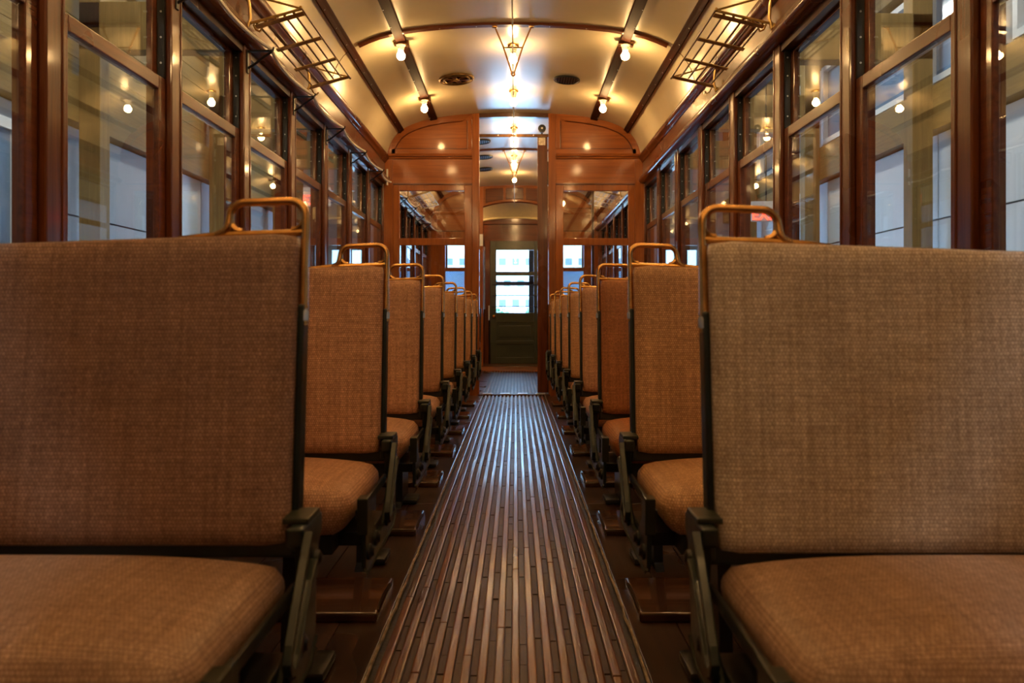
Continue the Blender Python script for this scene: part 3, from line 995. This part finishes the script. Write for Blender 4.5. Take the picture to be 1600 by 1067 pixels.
for y, where in ((-2.9, 'added unseen far behind the camera'), (-1.4, 'behind the camera'), (.1, 'added unseen above the camera'), (1.6, 'over the first row'), (3.0, 'third from the rib'), (4.5, 'just before the rib'), (6.0, 'behind the brass hanger'), (7.22, 'just before the doorway'), (8.63, 'first beyond the doorway track'), (10.14, 'beyond the far hanger'), (11.35, 'against the far header')):  # rearmost bulbs are out of view, added to light the seat backs
    t = thing('ceiling_lamp', 'bare glowing bulb on the ceiling centre line, ' + where, 'lamp', (0, y, cz(0) - .014), 'bulbs on the centre line')
    link('mount_ring', FL, t)
    sk = link('socket', SK, t)
    sk.scale = (1, 1, 1.25)
    b = link('bulb', BM, t)
    b.location = (0, 0, -.018)

# ------------------------------------------------------------------ bell cord with brass hangers
cord = link('bell_cord', MB().tube([(0, y, 2.530 - .012 * math.sin(PI * ((y - 1.37) / 4.19) % PI)) for y in np.arange(Y0, YE + .01, .15)], .0045, 6).mesh('bell_cord', M['cable'], smooth=True))
cord['label'], cord['category'] = 'slim bell cord running along the car under the ceiling centre line', 'cord'
for y, lab in ((1.37, 'brass hanger for the bell cord above the camera'), (5.56, 'brass triangular hanger holding the bell cord at the near ceiling rib'), (9.75, 'brass triangular hanger holding the bell cord beyond the doorway')):
    t = thing('cord_hanger', lab, 'hanger', (0, y, 2.875), 'bell cord hangers')
    for s in (-1, 1):
        part('rod', MB().tube([(s * .129, 0, -.012), (s * .068, 0, -.155), (s * .006, 0, -.345)], .006, 8), M['brass'], t, smooth=True)
        part('mount', MB().rbox((s * .131, 0, -.012), (.036, .03, .014), .005, (4, 4, 3)), M['brass'], t, smooth=True)
    part('crossbar', MB().tube([(-.066, 0, -.158), (.066, 0, -.158)], .005, 8), M['brass'], t, smooth=True)
    part('guide_ring', MB().tube([(.013 * math.cos(a), 0, -.347 + .013 * math.sin(a)) for a in np.linspace(0, 2 * PI, 13)[:-1]], .006, 8, closed=True), M['brass'], t, smooth=True)

# ------------------------------------------------------------------ ceiling vents
def vent(x, y, r, fancy, lab):
    slope = math.atan2(cz(x + .1) - cz(x - .1), .2)
    t = thing('ceiling_vent', lab, 'vent', (x, y, cz(x) - .002), None, (0, -slope, 0))
    part('backing', MB().lathe([(r * .93, .004), (r * .93, -.004)], (0, 0, 0), 32), M['void'], t)
    part('rim', MB().tube([(r * .93 * math.cos(a), r * .93 * math.sin(a), -.006) for a in np.linspace(0, 2 * PI, 33)[:-1]], r * .07, 8, closed=True), M['vent_brass' if fancy else 'black'], t, smooth=True)
    if fancy:
        part('inner_ring', MB().tube([(r * .72 * math.cos(a), r * .72 * math.sin(a), -.010) for a in np.linspace(0, 2 * PI, 33)[:-1]], r * .06, 8, closed=True), M['vent_brass'], t, smooth=True)
        for k in range(6):
            a = k * PI / 3 + .3
            pl = [(r * .12 * math.cos(a - .5), r * .12 * math.sin(a - .5)), (r * .70 * math.cos(a - .26), r * .70 * math.sin(a - .26)), (r * .70 * math.cos(a + .26), r * .70 * math.sin(a + .26)), (r * .12 * math.cos(a + .5), r * .12 * math.sin(a + .5))]
            part('blade', MB().prism(pl, 'z', -.013, -.006), M['bronze'], t, bevel=.002)
        part('knob', MB().lathe([(r * .18, -.004), (r * .16, -.018), (r * .06, -.026)], (0, 0, 0), 14), M['old_brass'], t, smooth=True)
    else:
        for k in range(-4, 5):
            h = math.sqrt(max(.01, 1 - (k / 4.8) ** 2)) * r * .90
            part('louver', MB().bar((k * r * .19, -h, -.005), (k * r * .19, h, -.005), r * .10, .005), M['black'], t)
vent(-.495, 6.79, .155, True, 'ornate round brass vent register in the cream ceiling')
vent(.463, 6.82, .118, False, 'plain dark round vent in the cream ceiling, right of the centre')
vent(-.40, 9.27, .125, False, 'dark round vent first beyond the doorway')
vent(-.40, 10.17, .125, False, 'dark round vent second beyond the doorway')
vent(-.42, 11.0, .125, False, 'dark round vent third beyond the doorway')

# ------------------------------------------------------------------ luggage racks
def rack(s, y0, y1, xo, zo, xi, zi, lab):
    ym = (y0 + y1) / 2
    t = thing('luggage_rack', lab, 'rack', (s * xo, ym, zo), 'brass luggage racks')
    hl = (y1 - y0) / 2
    P = lambda f, dz=0: (-s * (xo - xi) * f, (zi - zo) * f + dz)
    for i in range(6):
        f = .05 + i * .19
        a, c = P(f)
        e = hl + (.02 if i == 5 else -.02)
        rod = part('rod', MB().tube([(a, -e, c), (a, e, c)], .0052, 8), M['bronze'], t, smooth=True)
        for q in (-1, 1):
            part('rod_tip', MB().rbox((a, q * e, c), (.015, .012, .015), .006, (4, 4, 4)), M['old_brass'], rod, smooth=True)
    for q in (-.93, -.31, .31, .93):
        a, c = P(0)
        b, d = P(1.0)
        part('cross_strap', MB().bar((a, q * hl, c - .008), (b, q * hl, d - .008), .042, .005), M['old_brass'], t, bevel=.001)
    for q in (-1, 1):
        y = q * hl
        a, c = P(0)
        b, d = P(1.0)
        top = (s * .03, y, .14)
        part('end_rail', MB().tube([(s * .03, y, -.004), (a, y, c), (b, y, d)], .007, 8), M['old_brass'], t, smooth=True)
        part('upright', MB().tube([(s * .028, y, -.03), (s * .015, y, .02), (s * .02, y, .09), top], .0075, 8), M['old_brass'], t, smooth=True)
        part('tie_rod', MB().tube([top, (b, y, d)], .0055, 8), M['old_brass'], t, smooth=True)
        part('flange', MB().lathe([(.022, s * .045), (.020, s * .034), (.010, s * .024)], (0, y, -.025), 12, 'x'), M['old_brass'], t, smooth=True)
        hook = [(-s * .0, y, -.01), (-s * .012, y, -.035), (-s * .03, y, -.045), (-s * .042, y, -.03)]
        part('hook', MB().tube(hook, .005, 6), M['old_brass'], t, smooth=True)
rack(-1, 3.87, 4.98, 1.275, 2.262, 1.036, 2.33, 'brass luggage rack above the left windows, beside the iron cable brackets')
rack(1, 3.93, 5.03, 1.275, 2.285, 1.02, 2.345, 'brass luggage rack above the right windows, on the bare cornice')
rack(-1, 9.55, 10.7, 1.275, 2.262, 1.036, 2.33, 'brass luggage rack seen through the left partition glass')
rack(1, 9.55, 10.7, 1.275, 2.285, 1.02, 2.345, 'brass luggage rack seen through the right partition glass')

# ------------------------------------------------------------------ iron brackets and the cable on the left side
bn = 0
tips = []
for k in (1, 2, 3, 4, 5, 6, 8, 9, 10, 11):
    y = post_far(k) - .05
    lab = ('black iron cable bracket on the %s post from the camera' % ORD[k]) if k < 7 else ('black iron cable bracket on the %s post beyond the partition' % ORD[k - 8])
    t = thing('cable_bracket', lab, 'bracket', (-WX, y, 2.14), 'iron cable brackets on the left posts')
    part('arm', MB().bar((0, 0, 0), (.128, 0, .002), .022, .008), M['black'], t, bevel=.002)
    part('brace', MB().tube([(.003, 0, -.085), (.03, 0, -.07), (.09, 0, -.025), (.122, 0, -.004)], .006, 6), M['black'], t, smooth=True)
    part('back_plate', MB().box(-.001, .007, -.013, .013, -.11, .006), M['black'], t, bevel=.002)
    part('lip', MB().tube([(.118, 0, .004), (.130, 0, .006), (.134, 0, .020)], .005, 6), M['black'], t, smooth=True)
    tips.append((-WX + .118, y, 2.153))
def cable(pts, lab, r=.0095):
    path = []
    for (a, b) in zip(pts[:-1], pts[1:]):
        for i in range(8):
            f = i / 8
            sag = .035 * 4 * f * (1 - f)
            path.append((a[0] + (b[0] - a[0]) * f - .045 * 4 * f * (1 - f) * .6, a[1] + (b[1] - a[1]) * f, a[2] + (b[2] - a[2]) * f - sag * .35))
    path.append(pts[-1])
    o = link('slack_cable', MB().tube(path, r, 8).mesh('slack_cable', M['cable'], smooth=True))
    o['label'], o['category'] = lab, 'cable'
cable([(-1.24, .4, 2.19), (-1.235, 1.6, 2.17)] + tips[:6] + [(-1.215, 7.75, 2.135)], 'off-white slack cable draped over the iron brackets near the camera')
cable([(-1.22, 8.2, 2.16)] + tips[6:] + [(-1.22, 12.3, 2.15)], 'off-white slack cable beyond the partition glass')
t = thing('cable_cleat', 'short off-white rod where the cable ends at the partition', 'cleat', (-1.285, YB - .05, 2.1))
part('rod', MB().tube([(0, 0, .04), (0, 0, .20)], .010, 8), M['cable'], t, smooth=True)
part('back_clip', MB().box(-.02, .02, .0, .05, .08, .13), M['bronze'], t, bevel=.003)

# ------------------------------------------------------------------ the hall outside the windows
HX, HZ0, HZ1, HY0, HY1 = 4.6, -.95, 5.3, -5.0, 17.0
struct('ground', 'grey concrete hall floor outside the streetcar', MB().box(-HX - .3, HX + .3, HY0, HY1, HZ0 - .1, HZ0), M['concrete'])
roof = struct('hall_roof', 'white ceiling of the hall above the streetcar', MB().box(-HX - .3, HX + .3, HY0, HY1, HZ1, HZ1 + .2), M['hall_white'])
struct('hall_back_wall', 'grey rear wall of the hall', MB().box(-HX - .3, HX + .3, HY0 - .2, HY0, HZ0, HZ1), M['grey_dark'])
for s in (-1, 1):
    hw = struct('hall_wall_' + SIDE[s], 'hall wall of pale panels under glulam beams, outside the %s windows' % SIDE[s], MB().box(s * (HX + .08), s * (HX + .3), HY0, HY1, HZ0, HZ1), M['grey_dark'])
    y = HY0
    i = 0
    while y < HY1:
        for z0, z1 in ((HZ0, .55), (.57, 1.85), (1.87, 2.78)):
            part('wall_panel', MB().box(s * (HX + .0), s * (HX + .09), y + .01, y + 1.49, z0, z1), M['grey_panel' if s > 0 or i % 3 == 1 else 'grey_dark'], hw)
        y += 1.5
        i += 1
    part('beam', MB().box(s * (HX - .12), s * (HX + .1), HY0, HY1, 2.8, 3.28), M['timber_y'], hw, bevel=.01)
    part('beam', MB().box(s * (HX - .12), s * (HX + .1), HY0, HY1, 4.55, 5.0), M['timber_y'], hw, bevel=.01)
    for k, y in enumerate((-2.0, 1.6, 5.0, 8.07 if s < 0 else 8.38, 11.5, 14.5)):
        part('timber_post', MB().box(s * (HX - .34), s * (HX - .12), y, y + .20, HZ0, HZ1), M['timber_z'], hw, bevel=.01)
        part('cross_beam', MB().box(s * 1.9, s * (HX - .12), y + .0, y + .20, 3.55, 4.05), M['timber_z'], hw, bevel=.01)
    if s < 0:
        for q in range(6):
            part('wall_board', MB().box(s * (HX - .04), s * (HX + .1), HY0, HY1, 3.30 + q * .205, 3.50 + q * .205), M['timber_y'], hw, bevel=.006)
    y = HY0 + .3
    while s > 0 and y < HY1 - 1.5:
        m = MB()
        ring(m, s * (HX - .02), s * (HX + .06), y, y + 1.4, 3.35, 4.5, .07, .07, .07)
        c = part('clerestory_frame', m, M['white'], hw)
        part('clerestory_pane', MB().box(s * (HX + .05), s * (HX + .07), y + .05, y + 1.35, 3.4, 4.46), M['blue_pane'], c)
        y += 1.5
# glazed double door in the left hall wall
gd = struct('door_2', 'blue white framed glazed hall door outside the nearest left window')
m = MB()
for y in (5.49, 6.36):
    ring(m, -HX - .02, -HX + .05, y, y + .86, HZ0, 2.6, .09, .3, .10)
    m.box(-HX - .02, -HX + .05, y, y + .86, 1.15, 1.25)
part('door_frame', m, M['white'], gd, bevel=.005)
part('pane', MB().box(-HX + .0, -HX + .02, 5.55, 7.15, HZ0 + .2, 2.55), M['blue_pane'], gd)
for s in (-1, 1):
    for k, y in enumerate((-2.5, 1.0, 4.5, 8.0, 11.5)):
        t = thing('hall_light', 'long white light fitting on the hall ceiling outside the %s windows, %s of five' % (SIDE[s], ORD[k]), 'light', (s * 3.0, y, HZ1), 'hall ceiling lights')
        part('housing', MB().box(-.16, .16, -.85, .85, -.08, 0), M['white'], t, bevel=.01)
        part('diffuser', MB().box(-.14, .14, -.82, .82, -.095, -.075), M['hall_panel'], t)
for s in (-1, 1):  # hidden bulbs added to brighten the cream vestibule ceiling
    t = thing('ceiling_lamp', 'unseen bulb added to light the vestibule behind the end bulkhead, %s of the door' % SIDE[s], 'lamp', (s * .85, 12.78, 2.54))
    link('mount_ring', FL, t)
    link('socket', SK, t)
    link('bulb', BM, t)
def exit_sign(loc, lab):
    t = thing('exit_sign', lab, 'sign', loc)
    part('box', MB().box(-.19, .19, 0, .05, -.10, .16), M['white'], t, bevel=.006)
    cu = bpy.data.curves.new('letters', 'FONT')
    cu.body = 'EXIT'
    cu.size = .19
    cu.align_x = 'CENTER'
    cu.extrude = .004
    tmp = bpy.data.objects.new('letters', cu)
    COL.objects.link(tmp)
    me = bpy.data.meshes.new_from_object(tmp.evaluated_get(bpy.context.evaluated_depsgraph_get()))
    bpy.data.objects.remove(tmp)
    me.materials.clear()
    me.materials.append(M['exit_red'])
    o = link('letters', me, t, (0, -.005, -.08), (PI / 2, 0, 0))
    o['label'] = 'red letters'
    part('hanger', MB().tube([(0, .025, .15), (0, .025, HZ1 - loc[2])], .010, 6), M['black'], t)
exit_sign((3.25, 10.1, 2.13), 'hanging exit sign with red letters outside the right windows')
exit_sign((-2.75, 10.9, 2.44), 'exit sign added in place of a red reflection outside the left windows')  # second sign added where red letters only reflect in the glass
# hall front: dark mullions, then the daylight and a pale building across the street
hf = struct('hall_front', 'dark glazing bars of the open hall front beyond the green door')
part('front_wall', MB().box(-HX - .3, -1.75, 16.9, 17.1, HZ0, HZ1).box(1.75, HX + .3, 16.9, 17.1, HZ0, HZ1).box(-1.75, 1.75, 16.9, 17.1, 2.95, HZ1), M['grey_dark'], hf)
for x in (-1.72, -1.0, .30, 1.59):
    part('mullion', MB().box(x, x + .13, 16.9, 17.0, HZ0, HZ1), M['black'], hf)
part('transom', MB().box(-1.75, 1.75, 16.9, 17.0, 1.46, 1.55), M['black'], hf)
fb = thing('pale_building', 'pale building with small windows across the street, seen through the door panes', 'building', (0, 80, -1))
part('wall', MB().box(-22, 22, 0, 6, 0, 14), M['facade'], fb)
for zi, z in enumerate((3.1, 5.1, 7.3)):
    for k in range(-8, 9):
        x = k * 1.35 + (.5 if zi == 1 else 0)
        w = part('window', ring(MB(), 0, 0, 0, 0, 0, 0, 0, 0, 0) if False else MB().box(x - .45, x + .45, -.10, .02, z - .45, z + .45), M['white'], fb)
        part('pane', MB().box(x - .36, x + .36, -.14, -.02, z - .36, z + .36), M['facade_pane'], w)
part('sill_band', MB().box(-22, 22, -.2, .05, 4.05, 4.25), M['facade'], fb)
for k, (x, r) in enumerate(((-5.2, 1.1), (-1.6, .9), (1.7, 1.15), (5.3, 1.0))):
    t = thing('street_tree', 'small street tree in front of the pale building, %s of four' % ORD[k], 'tree', (x, 72, -1), 'street trees')
    m = MB()
    rnd = random.Random(k)
    for q in range(90):
        c = Vector((rnd.gauss(0, r * .45), rnd.gauss(0, r * .4), 1.9 + rnd.gauss(0, .35)))
        a = Vector((rnd.uniform(-1, 1), rnd.uniform(-1, 1), rnd.uniform(-1, 1))).normalized() * .22
        b = a.cross(Vector((rnd.uniform(-1, 1), rnd.uniform(-1, 1), rnd.uniform(-1, 1)))).normalized() * .14
        m.add([c - a, c + b, c + a, c - b], [(0, 1, 2, 3)])
    part('foliage', m, M['leaf'], t, kind='stuff')
    part('trunk', MB().tube([(0, 0, 0), (0, 0, 1.7)], .07, 8), M['dark_z'], t)
